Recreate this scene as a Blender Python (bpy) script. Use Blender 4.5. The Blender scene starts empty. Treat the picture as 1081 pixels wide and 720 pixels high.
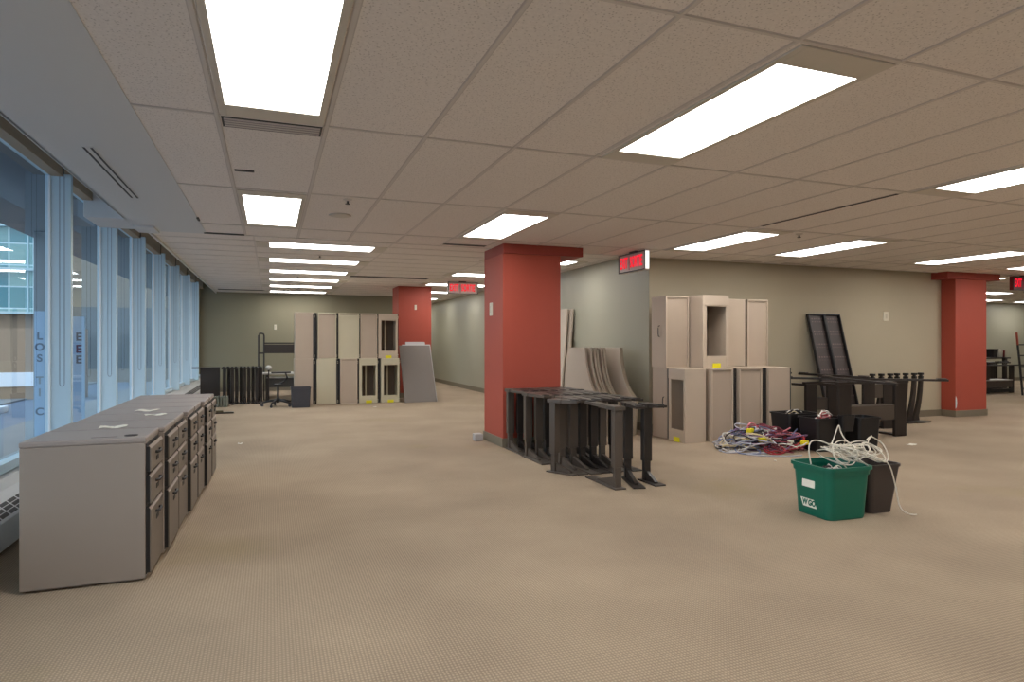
import bpy, bmesh, math, random
from mathutils import Vector, Matrix
random.seed(7)
SC = bpy.context.scene
COL = SC.collection
PI = math.pi

# ------------------------------------------------------------------ materials
def mat(name, col, rough=.6, metal=0., noise=0., nscale=8., bump=0., bscale=200., spec=.5, col2=None):
    m = bpy.data.materials.new(name); m.use_nodes = True
    nt = m.node_tree; b = nt.nodes['Principled BSDF']
    b.inputs['Roughness'].default_value = rough
    b.inputs['Metallic'].default_value = metal
    b.inputs['Specular IOR Level'].default_value = spec
    c = (*col, 1)
    b.inputs['Base Color'].default_value = c
    tc = nt.nodes.new('ShaderNodeTexCoord')
    if noise:
        n = nt.nodes.new('ShaderNodeTexNoise'); n.inputs['Scale'].default_value = nscale
        n.inputs['Detail'].default_value = 4
        nt.links.new(tc.outputs['Object'], n.inputs['Vector'])
        mx = nt.nodes.new('ShaderNodeMix'); mx.data_type = 'RGBA'
        mx.inputs[6].default_value = tuple(v*(1-noise) for v in col)+(1,)
        mx.inputs[7].default_value = (*(col2 or tuple(min(1, v*(1+noise)) for v in col)), 1)
        nt.links.new(n.outputs['Fac'], mx.inputs[0])
        nt.links.new(mx.outputs[2], b.inputs['Base Color'])
    if bump:
        n2 = nt.nodes.new('ShaderNodeTexNoise'); n2.inputs['Scale'].default_value = bscale
        nt.links.new(tc.outputs['Object'], n2.inputs['Vector'])
        bp = nt.nodes.new('ShaderNodeBump'); bp.inputs['Strength'].default_value = bump
        bp.inputs['Distance'].default_value = .002
        nt.links.new(n2.outputs['Fac'], bp.inputs['Height'])
        nt.links.new(bp.outputs['Normal'], b.inputs['Normal'])
    return m

def emit(name, col, s):
    m = bpy.data.materials.new(name); m.use_nodes = True
    nt = m.node_tree; nt.nodes.clear()
    e = nt.nodes.new('ShaderNodeEmission'); o = nt.nodes.new('ShaderNodeOutputMaterial')
    e.inputs[0].default_value = (*col, 1); e.inputs[1].default_value = s
    nt.links.new(e.outputs[0], o.inputs[0])
    return m

def srgb(r, g, b):
    f = lambda v: (v/255/12.92) if v/255 <= .04045 else ((v/255+.055)/1.055)**2.4
    return (f(r), f(g), f(b))

M = {}
M['wall'] = mat('sage_greige_paint', srgb(178,166,142), .7, noise=.04, nscale=1.5, bump=.05, bscale=300)
M['wallside'] = mat('pale_sage_paint', srgb(162,158,139), .45, noise=.03, nscale=1.5)
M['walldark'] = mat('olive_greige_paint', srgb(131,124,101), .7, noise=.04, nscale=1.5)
M['base'] = mat('taupe_rubber_base', srgb(120,110,92), .6, noise=.05)
M['red'] = mat('terracotta_red_paint', srgb(164,70,52), .6, noise=.04, nscale=3, bump=.04, bscale=250)
M['redcap'] = mat('terracotta_red_trim_paint', srgb(150,60,47), .6, noise=.04, nscale=3)
M['soffit'] = mat('painted_drywall_soffit', srgb(206,208,208), .8, noise=.02, nscale=2)
M['tbar'] = mat('ceiling_grid_paint', srgb(206,200,194), .5)
M['gap'] = mat('dark_reveal', srgb(196,189,184), .8)
M['fixframe'] = mat('troffer_cream_steel', srgb(202,196,184), .5, noise=.02)
M['diff'] = emit('fluorescent_diffuser', (1, .98, .95), 9.0)
M['slot'] = mat('dark_grey_slot', srgb(70,68,66), .6, noise=.05)
M['black'] = mat('black_slot', srgb(28,26,26), .6)
M['mull'] = mat('pale_blue_grey_aluminium', srgb(192,214,226), .45, metal=.0, noise=.02)
M['mullline'] = mat('blue_grey_groove', srgb(120,136,152), .5)
M['mulledge'] = mat('bright_aluminium_edge', srgb(236,240,242), .35, metal=.0)
M['brownhead'] = mat('bronze_brown_head_panel', srgb(158,142,118), .6, noise=.05)
M['conv'] = mat('light_grey_enamel', srgb(214,216,217), .45, noise=.02)
M['taupe'] = mat('taupe_enamel_steel', srgb(150,138,128), .5, noise=.03, nscale=6, bump=.08, bscale=500)
M['taupetop'] = mat('taupe_laminate_top', srgb(150,140,134), .45, noise=.03, nscale=20)
M['drawer'] = mat('brown_grey_drawer_front', srgb(112,102,92), .45, noise=.03)
M['beige'] = mat('warm_beige_enamel', srgb(190,172,152), .5, noise=.03, nscale=5)
M['beigel'] = mat('pale_cream_enamel', srgb(190,180,154), .5, noise=.03, nscale=5)
M['beiged'] = mat('deep_beige_panel', srgb(176,158,140), .55, noise=.03, nscale=5)
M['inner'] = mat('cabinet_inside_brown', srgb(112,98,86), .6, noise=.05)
M['dark'] = mat('dark_bronze_steel', srgb(50,43,39), .42, metal=.2, noise=.12, nscale=5)
M['dark2'] = mat('worn_bronze_steel', srgb(88,78,70), .42, metal=.2, noise=.12, nscale=5)
M['blackp'] = mat('black_plastic', srgb(27,25,26), .42, noise=.1, nscale=9)
M['charcoal'] = mat('charcoal_plastic', srgb(56,56,62), .55, noise=.08, nscale=9)
M['brownblack'] = mat('brown_black_plastic', srgb(62,52,48), .5, noise=.1, nscale=9)
M['green'] = mat('recycling_green_plastic', srgb(0,98,78), .38, noise=.06, nscale=7)
M['white'] = mat('white_paper', srgb(232,228,214), .8, noise=.02)
M['whitecab'] = mat('white_cable_jacket', srgb(214,206,190), .45)
M['yellow'] = mat('yellow_tag', srgb(226,212,20), .5)
M['chrome'] = mat('brushed_metal', srgb(190,190,190), .3, metal=.8)
M['greyboard'] = mat('grey_brown_laminate', srgb(108,98,90), .5, noise=.03)
M['paleboard'] = mat('pale_grey_laminate', srgb(176,172,170), .5, noise=.03)
M['boardface'] = mat('beige_laminate_face', srgb(190,176,158), .5, noise=.03)
M['boardedge'] = mat('taupe_edge_band', srgb(148,134,116), .5, noise=.04)
M['perf'] = None
M['plate'] = mat('ivory_plastic_plate', srgb(214,206,186), .45)
M['platebr'] = mat('putty_plastic_plate', srgb(196,186,166), .45)
M['signbody'] = mat('sign_grey_pink_panel', srgb(206,188,178), .4)
M['signred'] = emit('sign_red_letters', srgb(235,30,52), 1.0)
M['signend'] = emit('sign_lit_edge', (1, .97, .92), 1.0)
M['signdark'] = mat('sign_dark_red_housing', srgb(110,34,34), .5)
M['ribgreen'] = mat('grey_green_plastic', srgb(112,116,104), .5, noise=.06)
M['olive'] = mat('olive_steel', srgb(96,86,62), .5, noise=.06)
M['worktop'] = mat('pale_grey_worktop', srgb(190,186,180), .5)

# carpet
def carpet():
    m = bpy.data.materials.new('beige_loop_carpet'); m.use_nodes = True
    nt = m.node_tree; N = nt.nodes; L = nt.links; b = N['Principled BSDF']
    b.inputs['Roughness'].default_value = .95; b.inputs['Specular IOR Level'].default_value = .15
    tc = N.new('ShaderNodeTexCoord')
    w1 = N.new('ShaderNodeTexWave'); w1.bands_direction = 'X'; w1.inputs['Scale'].default_value = 24; w1.inputs['Distortion'].default_value = .6
    w1.inputs['Detail Scale'].default_value = 3
    w2 = N.new('ShaderNodeTexWave'); w2.bands_direction = 'Y'; w2.inputs['Scale'].default_value = 19; w2.inputs['Distortion'].default_value = .6
    w2.inputs['Detail Scale'].default_value = 3
    for w in (w1, w2): L.new(tc.outputs['Object'], w.inputs['Vector'])
    mul = N.new('ShaderNodeMath'); mul.operation = 'MULTIPLY'
    L.new(w1.outputs['Fac'], mul.inputs[0]); L.new(w2.outputs['Fac'], mul.inputs[1])
    n = N.new('ShaderNodeTexNoise'); n.inputs['Scale'].default_value = 1.1; n.inputs['Detail'].default_value = 5
    L.new(tc.outputs['Object'], n.inputs['Vector'])
    nf = N.new('ShaderNodeTexNoise'); nf.inputs['Scale'].default_value = 70; nf.inputs['Detail'].default_value = 2
    L.new(tc.outputs['Object'], nf.inputs['Vector'])
    r1 = N.new('ShaderNodeValToRGB')
    r1.color_ramp.elements[0].color = (*srgb(158,142,124), 1); r1.color_ramp.elements[0].position = .3
    r1.color_ramp.elements[1].color = (*srgb(178,161,140), 1); r1.color_ramp.elements[1].position = .7
    L.new(n.outputs['Fac'], r1.inputs['Fac'])
    mx = N.new('ShaderNodeMix'); mx.data_type = 'RGBA'; mx.blend_type = 'MULTIPLY'; mx.inputs[0].default_value = 1
    r2 = N.new('ShaderNodeValToRGB')
    r2.color_ramp.elements[0].color = (.66, .63, .60, 1); r2.color_ramp.elements[1].color = (1.16, 1.15, 1.12, 1)
    r2.color_ramp.elements[1].position = .8
    add = N.new('ShaderNodeMath'); add.operation = 'MULTIPLY_ADD'; add.inputs[1].default_value = .35
    L.new(nf.outputs['Fac'], add.inputs[0])
    sc = N.new('ShaderNodeMath'); sc.operation = 'MULTIPLY'; sc.inputs[1].default_value = .75
    L.new(mul.outputs[0], sc.inputs[0]); L.new(sc.outputs[0], add.inputs[2])
    L.new(add.outputs[0], r2.inputs['Fac'])
    L.new(r1.outputs['Color'], mx.inputs[6]); L.new(r2.outputs['Color'], mx.inputs[7])
    # worn yellowish spills with a shape of their own
    st = N.new('ShaderNodeTexNoise'); st.inputs['Scale'].default_value = .55; st.inputs['Detail'].default_value = 6
    mp = N.new('ShaderNodeMapping'); mp.inputs['Location'].default_value = (3.1, 1.7, 0)
    L.new(tc.outputs['Object'], mp.inputs['Vector']); L.new(mp.outputs['Vector'], st.inputs['Vector'])
    rs = N.new('ShaderNodeValToRGB'); rs.color_ramp.elements[0].position = .60; rs.color_ramp.elements[1].position = .74
    rs.color_ramp.elements[1].color = (.55, .55, .55, 1)
    L.new(st.outputs['Fac'], rs.inputs['Fac'])
    mx2 = N.new('ShaderNodeMix'); mx2.data_type = 'RGBA'
    L.new(rs.outputs['Color'], mx2.inputs[0]); L.new(mx.outputs[2], mx2.inputs[6])
    mx2.inputs[7].default_value = (*srgb(150,136,96), 1)
    L.new(mx2.outputs[2], b.inputs['Base Color'])
    bp = N.new('ShaderNodeBump'); bp.inputs['Strength'].default_value = .5; bp.inputs['Distance'].default_value = .004
    L.new(add.outputs[0], bp.inputs['Height']); L.new(bp.outputs['Normal'], b.inputs['Normal'])
    return m
M['carpet'] = carpet()

def tiles():
    m = mat('mineral_ceiling_tile', srgb(226,220,214), .9)
    nt = m.node_tree; N = nt.nodes; L = nt.links; b = N['Principled BSDF']
    tc = N.new('ShaderNodeTexCoord')
    v = N.new('ShaderNodeTexVoronoi'); v.inputs['Scale'].default_value = 75
    L.new(tc.outputs['Object'], v.inputs['Vector'])
    n = N.new('ShaderNodeTexNoise'); n.inputs['Scale'].default_value = 60; n.inputs['Detail'].default_value = 4
    L.new(tc.outputs['Object'], n.inputs['Vector'])
    r = N.new('ShaderNodeValToRGB'); r.color_ramp.elements[0].position = .05; r.color_ramp.elements[1].position = .32
    r.color_ramp.elements[0].color = (*srgb(176,168,162), 1); r.color_ramp.elements[1].color = (*srgb(232,226,220), 1)
    L.new(v.outputs['Distance'], r.inputs['Fac'])
    mx = N.new('ShaderNodeMix'); mx.data_type = 'RGBA'; mx.blend_type = 'MULTIPLY'; mx.inputs[0].default_value = 1
    r2 = N.new('ShaderNodeValToRGB'); r2.color_ramp.elements[0].color = (.86,.86,.86,1); r2.color_ramp.elements[1].color = (1.08,1.08,1.08,1)
    L.new(n.outputs['Fac'], r2.inputs['Fac'])
    L.new(r.outputs['Color'], mx.inputs[6]); L.new(r2.outputs['Color'], mx.inputs[7])
    L.new(mx.outputs[2], b.inputs['Base Color'])
    return m
M['tile'] = tiles()

def glass():
    m = bpy.data.materials.new('window_glass'); m.use_nodes = True
    nt = m.node_tree; N = nt.nodes; L = nt.links; N.clear()
    o = N.new('ShaderNodeOutputMaterial'); t = N.new('ShaderNodeBsdfTransparent'); g = N.new('ShaderNodeBsdfGlossy')
    t.inputs[0].default_value = (.93, .97, .99, 1); g.inputs['Roughness'].default_value = .003
    g.inputs['Color'].default_value = (.86, .95, 1, 1)
    f = N.new('ShaderNodeFresnel'); f.inputs[0].default_value = 1.5
    geo = N.new('ShaderNodeNewGeometry'); s = N.new('ShaderNodeMath'); s.operation = 'SUBTRACT'; s.inputs[0].default_value = 1
    L.new(geo.outputs['Backfacing'], s.inputs[1])
    mu = N.new('ShaderNodeMath'); mu.operation = 'MULTIPLY'
    L.new(f.outputs[0], mu.inputs[0]); L.new(s.outputs[0], mu.inputs[1])
    mx = N.new('ShaderNodeMixShader')
    L.new(mu.outputs[0], mx.inputs[0]); L.new(t.outputs[0], mx.inputs[1]); L.new(g.outputs[0], mx.inputs[2])
    L.new(mx.outputs[0], o.inputs[0])
    return m
M['glass'] = glass()

def perf():
    m = mat('perforated_brown_steel', srgb(74,64,60), .5, metal=.2)
    nt = m.node_tree; N = nt.nodes; L = nt.links; b = N['Principled BSDF']
    tc = N.new('ShaderNodeTexCoord'); v = N.new('ShaderNodeTexVoronoi'); v.inputs['Scale'].default_value = 22
    v.inputs['Randomness'].default_value = 0
    L.new(tc.outputs['Object'], v.inputs['Vector'])
    r = N.new('ShaderNodeValToRGB'); r.color_ramp.elements[0].position = .22; r.color_ramp.elements[1].position = .28
    r.color_ramp.elements[0].color = (*srgb(120,100,96), 1); r.color_ramp.elements[1].color = (*srgb(70,60,57), 1)
    L.new(v.outputs['Distance'], r.inputs['Fac']); L.new(r.outputs['Color'], b.inputs['Base Color'])
    return m
M['perf'] = perf()

# ------------------------------------------------------------------ builders
class MB:
    def __init__(s): s.bm = bmesh.new()
    def box(s, x0, x1, y0, y1, z0, z1, bev=0., mx=None):
        r = bmesh.ops.create_cube(s.bm, size=1); vs = r['verts']
        for v in vs:
            v.co = Vector(((x0+x1)/2+v.co.x*(x1-x0), (y0+y1)/2+v.co.y*(y1-y0), (z0+z1)/2+v.co.z*(z1-z0)))
        if bev:
            es = list({e for v in vs for e in v.link_edges})
            rr = bmesh.ops.bevel(s.bm, geom=es, offset=bev, segments=2, affect='EDGES', profile=.5)
            vs = list({v for f in rr['faces'] for v in f.verts} | {v for v in vs if v.is_valid})
        if mx is not None: bmesh.ops.transform(s.bm, matrix=mx, verts=vs)
        return s
    def prism(s, pts, a, b, axis='x', mx=None):
        """extrude polygon pts (2-D) along axis from a to b"""
        def P(p, t):
            if axis == 'x': return (t, p[0], p[1])
            if axis == 'y': return (p[0], t, p[1])
            return (p[0], p[1], t)
        A = [s.bm.verts.new(P(p, a)) for p in pts]; B = [s.bm.verts.new(P(p, b)) for p in pts]
        n = len(pts); fs = [s.bm.faces.new(A), s.bm.faces.new(B[::-1])]
        for i in range(n): fs.append(s.bm.faces.new((A[i], B[i], B[(i+1) % n], A[(i+1) % n])))
        bmesh.ops.recalc_face_normals(s.bm, faces=fs)
        if mx is not None: bmesh.ops.transform(s.bm, matrix=mx, verts=A+B)
        return s
    def tube(s, pts, r, seg=8, cap=True):
        pts = [Vector(p) for p in pts]; rings = []
        for i, p in enumerate(pts):
            d = (pts[min(i+1, len(pts)-1)]-pts[max(i-1, 0)]).normalized()
            up = Vector((0,0,1)) if abs(d.z) < .95 else Vector((1,0,0))
            u = d.cross(up).normalized(); w = u.cross(d)
            rr = r[i] if isinstance(r, (list, tuple)) else r
            rings.append([s.bm.verts.new(p+u*math.cos(2*PI*k/seg)*rr+w*math.sin(2*PI*k/seg)*rr) for k in range(seg)])
        for a, b in zip(rings, rings[1:]):
            for k in range(seg): s.bm.faces.new((a[k], a[(k+1) % seg], b[(k+1) % seg], b[k]))
        if cap: s.bm.faces.new(rings[0][::-1]); s.bm.faces.new(rings[-1])
        return s
    def lathe(s, prof, seg=24, c=(0,0,0)):
        rings = [[s.bm.verts.new((c[0]+r*math.cos(2*PI*k/seg), c[1]+r*math.sin(2*PI*k/seg), c[2]+z)) for k in range(seg)] for r, z in prof]
        for a, b in zip(rings, rings[1:]):
            for k in range(seg): s.bm.faces.new((a[k], a[(k+1) % seg], b[(k+1) % seg], b[k]))
        s.bm.faces.new(rings[0][::-1]); s.bm.faces.new(rings[-1])
        return s
    def loft(s, rings, closed_ends=True):
        R = [[s.bm.verts.new(p) for p in r] for r in rings]; n = len(R[0])
        for a, b in zip(R, R[1:]):
            for k in range(n): s.bm.faces.new((a[k], a[(k+1) % n], b[(k+1) % n], b[k]))
        if closed_ends: s.bm.faces.new(R[0][::-1]); s.bm.faces.new(R[-1])
        return s
    def build(s, name, m, parent=None, smooth=False, mods=None):
        bmesh.ops.recalc_face_normals(s.bm, faces=s.bm.faces)
        me = bpy.data.meshes.new(name); s.bm.to_mesh(me); s.bm.free()
        o = bpy.data.objects.new(name, me); COL.objects.link(o)
        for q in (m if isinstance(m, (list, tuple)) else [m]): me.materials.append(q)
        if smooth:
            for p in me.polygons: p.use_smooth = True
        if parent: o.parent = parent
        return o

def tag(o, label, cat, group=None, kind=None):
    o['label'] = label; o['category'] = cat
    if group: o['group'] = group
    if kind: o['kind'] = kind
    return o
def thing(name, label, cat, loc=(0,0,0), rz=0, group=None):
    o = bpy.data.objects.new(name, None); COL.objects.link(o); o.empty_display_size = .1
    o.location = loc; o.rotation_euler = (0,0,rz)
    return tag(o, label, cat, group)
def struct(name, mb, m, parent=None):
    o = mb.build(name, m, parent)
    o['kind'] = 'structure'
    return o
def dup(root, loc, rz, label, group=None):
    r = root.copy(); COL.objects.link(r); r.location = loc; r.rotation_euler = (0,0,rz); r['label'] = label
    if group: r['group'] = group
    for ch in list(root.children):
        c = ch.copy(); COL.objects.link(c); c.parent = r
        for g in list(ch.children):
            d = g.copy(); COL.objects.link(d); d.parent = c
    return r
def text(name, body, size, m, parent, loc, rot, bold=.0, sx=1.0, ext=.001):
    cu = bpy.data.curves.new(name, 'FONT'); cu.body = body; cu.size = size; cu.align_x = 'CENTER'; cu.align_y = 'CENTER'
    cu.extrude = ext; cu.offset = bold; cu.materials.append(m)
    o = bpy.data.objects.new(name, cu); COL.objects.link(o); o.parent = parent
    o.location = loc; o.rotation_euler = rot; o.scale = (sx, 1, 1)
    return solid(o)
def solid(o):
    me = bpy.data.meshes.new_from_object(o.evaluated_get(bpy.context.evaluated_depsgraph_get()))
    n = bpy.data.objects.new(o.name, me); nm = o.name; cu = o.data
    n.parent = o.parent; n.location = o.location; n.rotation_euler = o.rotation_euler; n.scale = o.scale
    if not me.materials:
        for m in cu.materials: me.materials.append(m)
    bpy.data.objects.remove(o); bpy.data.curves.remove(cu)
    n.name = nm; me.name = nm; COL.objects.link(n)
    return n
def curve(name, splines, r, mats, parent=None):
    cu = bpy.data.curves.new(name, 'CURVE'); cu.dimensions = '3D'; cu.bevel_depth = r; cu.bevel_resolution = 2; cu.resolution_u = 6
    cu.use_fill_caps = True
    for m in mats: cu.materials.append(m)
    for pts, mi in splines:
        sp = cu.splines.new('NURBS'); sp.points.add(len(pts)-1); sp.order_u = 4; sp.use_endpoint_u = True; sp.material_index = mi
        for p, q in zip(sp.points, pts): p.co = (*q, 1)
    o = bpy.data.objects.new(name, cu); COL.objects.link(o)
    if parent: o.parent = parent
    o = solid(o)
    for p in o.data.polygons: p.use_smooth = True
    return o

ORD = ['first','second','third','fourth','fifth','sixth','seventh','eighth','ninth','tenth','eleventh','twelfth']

# ------------------------------------------------------------------ setting
ZC, ZB, YS = 2.25, 2.34, 7.10
GX = -1.55               # glass plane
struct('floor', MB().box(GX-.05, 24, -6.2, 22.2, -.12, 0), M['carpet'])
# ceilings
c = struct('ceiling', MB().box(-.6, 24, -6.2, YS, ZC, ZC+.06), M['tile'])
g = MB()
x = -.243-.505*0
k = 0
while x < 16:
    if x > -.6: g.box(x-.008, x+.008, -6.1, YS, ZC-.004, ZC+.001)
    x += .5062
for j in range(-5, 4):
    y = 1.81+1.56*j
    g.box(-.6, 16, y-.008, y+.008, ZC-.0045, ZC+.001)
g.box(-.6, 24, YS-.03, YS, ZC-.005, ZC+.09)
gg = g.build('ceiling_grid', M['tbar'], c); gg['kind'] = 'structure'
g = MB()
x = -.243
while x < 16:
    for s in (-1, 1): g.box(x+s*.0105-.0025, x+s*.0105+.0025, -6.1, YS-.03, ZC-.0015, ZC+.001)
    x += .5062
for j in range(-5, 4):
    y = 1.81+1.56*j
    for s in (-1, 1): g.box(-.6, 16, y+s*.0105-.0025, y+s*.0105+.0025, ZC-.0012, ZC+.001)
gg = g.build('ceiling_shadow_gap', M['gap'], c); gg['kind'] = 'structure'

c2 = struct('ceiling_back', MB().box(-1.2, 24, YS, 22.2, ZB, ZB+.06), M['tile'])
g = MB()
y = YS+.42
while y < 22:
    g.box(-1.2, 20, y-.008, y+.008, ZB-.004, ZB+.001); y += .508
for j in range(0, 12):
    x = -.18+1.545*j
    g.box(x-.008, x+.008, YS, 22, ZB-.0045, ZB+.001)
gg = g.build('ceiling_grid', M['tbar'], c2); gg['kind'] = 'structure'

struct('trim_1', MB().box(-1.2, -.6, -6.2, YS, ZC-.004, ZC+.06).box(-1.21, -1.19, -6.2, 6.58, ZC-.004, 2.62)
       .box(-1.21, -1.19, YS, 16.6, ZB-.03, 2.62), M['soffit'])
struct('trim_2', MB().box(-1.53, -1.19, 6.56, 7.12, 2.255, 2.62, .006).box(-1.2, -1.02, 6.8, 7.12, 2.225, 2.26, .004), M['soffit'])  # boxed end of the blind pocket
struct('trim_3', MB().box(-1.62, -1.2, -6.2, 6.56, 2.60, 2.66).box(-1.62, -1.2, 7.12, 16.6, 2.60, 2.66)
       .box(-1.535, -1.46, -6.2, 16.6, 2.40, 2.60), M['brownhead'])
# thin joints in the brown head panels
g = MB()
for j in range(0, 9): g.box(-1.458, -1.452, 4.17+1.52*j-.006, 4.17+1.52*j+.006, 2.40, 2.60)
struct('trim_4', g, M['black'])

# walls
def wall(n, *b, m='wall'): return struct(n, MB().box(*b), M[m])
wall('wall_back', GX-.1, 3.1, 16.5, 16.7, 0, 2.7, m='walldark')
wall('wall_corridor_left', 2.98, 3.1, 16.7, 22.2, 0, 2.5, m='wallside')
wall('wall_corridor_end', 3.0, 4.8, 22.0, 22.2, 0, 2.5, m='wallside')
wall('wall_corridor_right', 4.58, 4.72, 7.182, 22.0, 0, ZB, m='wallside')
wall('wall_partition', 4.583, 10.6, 7.18, 7.30, 0, ZB, m='wall')
wall('wall_core_side', 10.5, 10.62, 7.30, 13.0, 0, ZB, m='wall')
wall('wall_room_back', 10.5, 24, 13.0, 13.15, 0, 2.5, m='wallside')
wall('wall_right', 23.9, 24.05, -6.2, 13, 0, 2.5, m='wall')
wall('wall_front', GX-.1, 24, -6.35, -6.2, 0, 2.7, m='wall')
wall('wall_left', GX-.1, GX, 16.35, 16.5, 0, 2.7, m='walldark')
struct('baseboard_corridor', MB().box(4.565, 4.58, 7.18, 22, 0, .10), M['base'])
struct('baseboard_partition', MB().box(4.565, 10.5, 7.165, 7.18, 0, .10), M['base'])
struct('baseboard_back', MB().box(GX, 3.1, 16.485, 16.5, 0, .10), M['base'])
struct('baseboard_room', MB().box(10.6, 23.9, 12.985, 13.0, 0, .10), M['base'])

# windows
MP = 1.52
def mullion_y(k): return 4.17+MP*k
sill_prof = [(-1.40, 0.0), (-1.40, .035), (-1.355, .035), (-1.352, .185), (-1.358, .192), (-1.43, .252), (-1.475, .292), (-1.50, .345), (-1.60, .375), (-1.60, 0)]
conv = MB().prism(sill_prof, -6.1, 16.48, 'y')
cv = tag(conv.build('baseboard_heater', M['conv']), 'long light grey baseboard heater under the windows, slotted grille on top', 'heater')
gr = MB(); y = -1.
d = Vector((-1.43+1.358, .252-.192)); 
while y < 16.3:
    for a, b_ in ((.10, .36), (.42, .66), (.72, .95)):
        p0 = Vector((-1.358, .192))+d*a; p1 = Vector((-1.358, .192))+d*b_
        nrm = Vector((.06, .072)).normalized()*.0022
        gr.prism([(p0.x-nrm.x, p0.y-nrm.y), (p0.x+nrm.x*.6, p0.y+nrm.y*.6), (p1.x+nrm.x*.6, p1.y+nrm.y*.6), (p1.x-nrm.x, p1.y-nrm.y)], y, y+.105, 'y')
    y += .125
gr.build('grille', M['slot'], cv)
pane0 = None
for k in range(-6, 8):
    y0 = mullion_y(k); y1 = mullion_y(k+1)
    if y0 > 16.3: break
    y1 = min(y1, 16.4)
    w = bpy.data.objects.new('window_%d' % (k+7), None); COL.objects.link(w); w['kind'] = 'structure'
    w.location = (GX, y0, 0)
    f = MB()
    f.box(-.02, .145, .0, .05, .375, 2.42, .004)                       # deep fin
    f.box(-.02, .05, .05, y1-y0, .375, .43).box(-.02, .012, .05, y1-y0, 2.405, 2.44)
    f.build('mullion', M['mull'], w)['kind'] = 'structure'
    e = MB().box(.002, .016, -.012, -.0005, .43, 2.40)
    e.build('glazing_bead', M['mulledge'], w)['kind'] = 'structure'
    gl = MB()
    for xx in (.072, .102): gl.box(xx-.0022, xx+.0022, -.0014, .001, .85, 2.40)
    pts = []
    for q in range(9):
        a = PI+PI*q/8; pts.append((.087+.015*math.cos(a), -.0002, .85+.018*math.sin(a)))
    gl.tube(pts, .0022, 6)
    gl.build('slot_line', M['mullline'], w)['kind'] = 'structure'
    p = MB().box(-.006, .0, .045, y1-y0+.001, .40, 2.41)
    p.build('pane', M['glass'], w)['kind'] = 'structure'

# columns
def column(name, x0, x1, y0, y1, ztop, label, capr=.27, capl=.006, capf=.035, caph=.105):
    r = tag(bpy.data.objects.new(name, None), label, 'column', kind='structure'); COL.objects.link(r)
    a = MB().box(x0, x1, y0, y1, 0, ztop, .004).build('column_shaft', M['red'], r)
    b = MB().box(x0-capl, x1+capr, y0-capf, y1-.02, ztop-caph, ztop, .003).build('column_cap', M['redcap'], r)
    d = MB().box(x0-.012, x1+.012, y0-.012, y1+.012, 0, .10, .003).build('column_base', M['base'], r)
    for q in (a, b, d): q['kind'] = 'structure'
    return r
column('column', 2.40, 3.10, 6.70, 7.36, ZC, 'terracotta red square column nearest, pile of dark desk legs at its foot')
c3 = column('column', 9.95, 10.66, 6.95, 7.62, ZC, 'terracotta red square column at the free end of the beige partition wall', capr=.27, capl=.22)
column('column', 2.50, 3.20, 13.45, 14.15, ZB, 'farthest terracotta red column with dark worktops leaning on it', capr=.006, capf=.006, caph=.02)

_c = MB().prism([(9.951, .13), (9.975, .16), (9.985, .22), (9.978, .29), (9.955, .33), (9.951, .27)], 6.9485, 6.9505, 'y').build('paint_chip', M['soffit'], c3); _c['kind'] = 'structure'
# ------------------------------------------------------------------ ceiling lights
def make_light(w, l):
    t = thing('ceiling_light', 'x', 'ceiling light', group='recessed fluorescent ceiling lights')
    f = MB()
    bw = (w-.41)/2; bl = (l-1.22)/2
    W, Lh = w/2-.012, l/2-.012
    f.box(-W, -.205, -Lh, Lh, -.008, .02, .002).box(.205, W, -Lh, Lh, -.008, .02, .002)
    f.box(-.205, .205, -Lh, -.61, -.008, .02).box(-.205, .205, .61, Lh, -.008, .02)
    f.build('light_frame', M['fixframe'], t)
    MB().box(-.205, .205, -.61, .61, -.005, .015).build('diffuser', M['diff'], t)
    return t
l0 = make_light(.4945, 1.545)
first = True
def place_light(x, y, z, rz, label):
    global first
    if first:
        l0.location = (x, y, z); l0.rotation_euler = (0,0,rz); l0['label'] = label; first = False; return l0
    return dup(l0, (x, y, z), rz, label)
r1 = [(.01, 'large ceiling light panel above the filing pedestals, cut by the top of the photo'),
      (2.05, 'large slanting ceiling light panel, nearest one right of centre'),
      (4.58, 'ceiling light panel cut by the right edge of the photo, second row'),
      (6.10, 'ceiling light in the near row past the photo edge'), (8.5, 'ceiling light in the near row further along'), (10.6, 'ceiling light in the near row at the far end')]
r2 = [(.01, 'small looking ceiling light beyond the dark return slot, above the pedestals'),
      (2.05, 'ceiling light just in front of the nearest red column'),
      (4.58, 'ceiling light right in front of the stacked beige cabinets'),
      (6.06, 'ceiling light in front of the perforated trays on the wall'),
      (8.47, 'ceiling light in front of the red column at the partition end'),
      (10.35, 'ceiling light beside the exit sign by the right doorway'), (12.4, 'ceiling light past the right doorway, outside the photo')]
for x, lb in r1: place_light(x, 2.59, ZC, 0, lb)
for x, lb in r2: place_light(x, 5.73, ZC, 0, lb)
for j, yy in enumerate((-.53, -3.65)):
    for i, x in enumerate((.01, 2.05, 4.58, 6.8, 9.0)):
        place_light(x, yy, ZC, 0, 'ceiling light behind the viewpoint, row %s, place %s' % (ORD[j], ORD[i]))
for i, y in enumerate((8.26, 9.79, 11.3, 12.76, 14.26, 15.83)):
    place_light(.595, y, ZB, PI/2, '%s bright ceiling strip going back toward the olive wall' % ORD[i])
for i, y in enumerate((8.66, 10.76, 12.8, 14.8, 17.1, 19.2)):
    place_light(3.58, y, ZB, PI/2, '%s ceiling light along the corridor beside the pale wall' % ORD[i])
for i, (x, y) in enumerate(((12.05, 8.1), (15.98, 10.4), (18.5, 12.2), (13.6, 11.2), (19.6, 9.5), (20.9, 12.3))):
    place_light(x, y, ZB, PI/2, '%s ceiling light in the room beyond the right column' % ORD[i])
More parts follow.
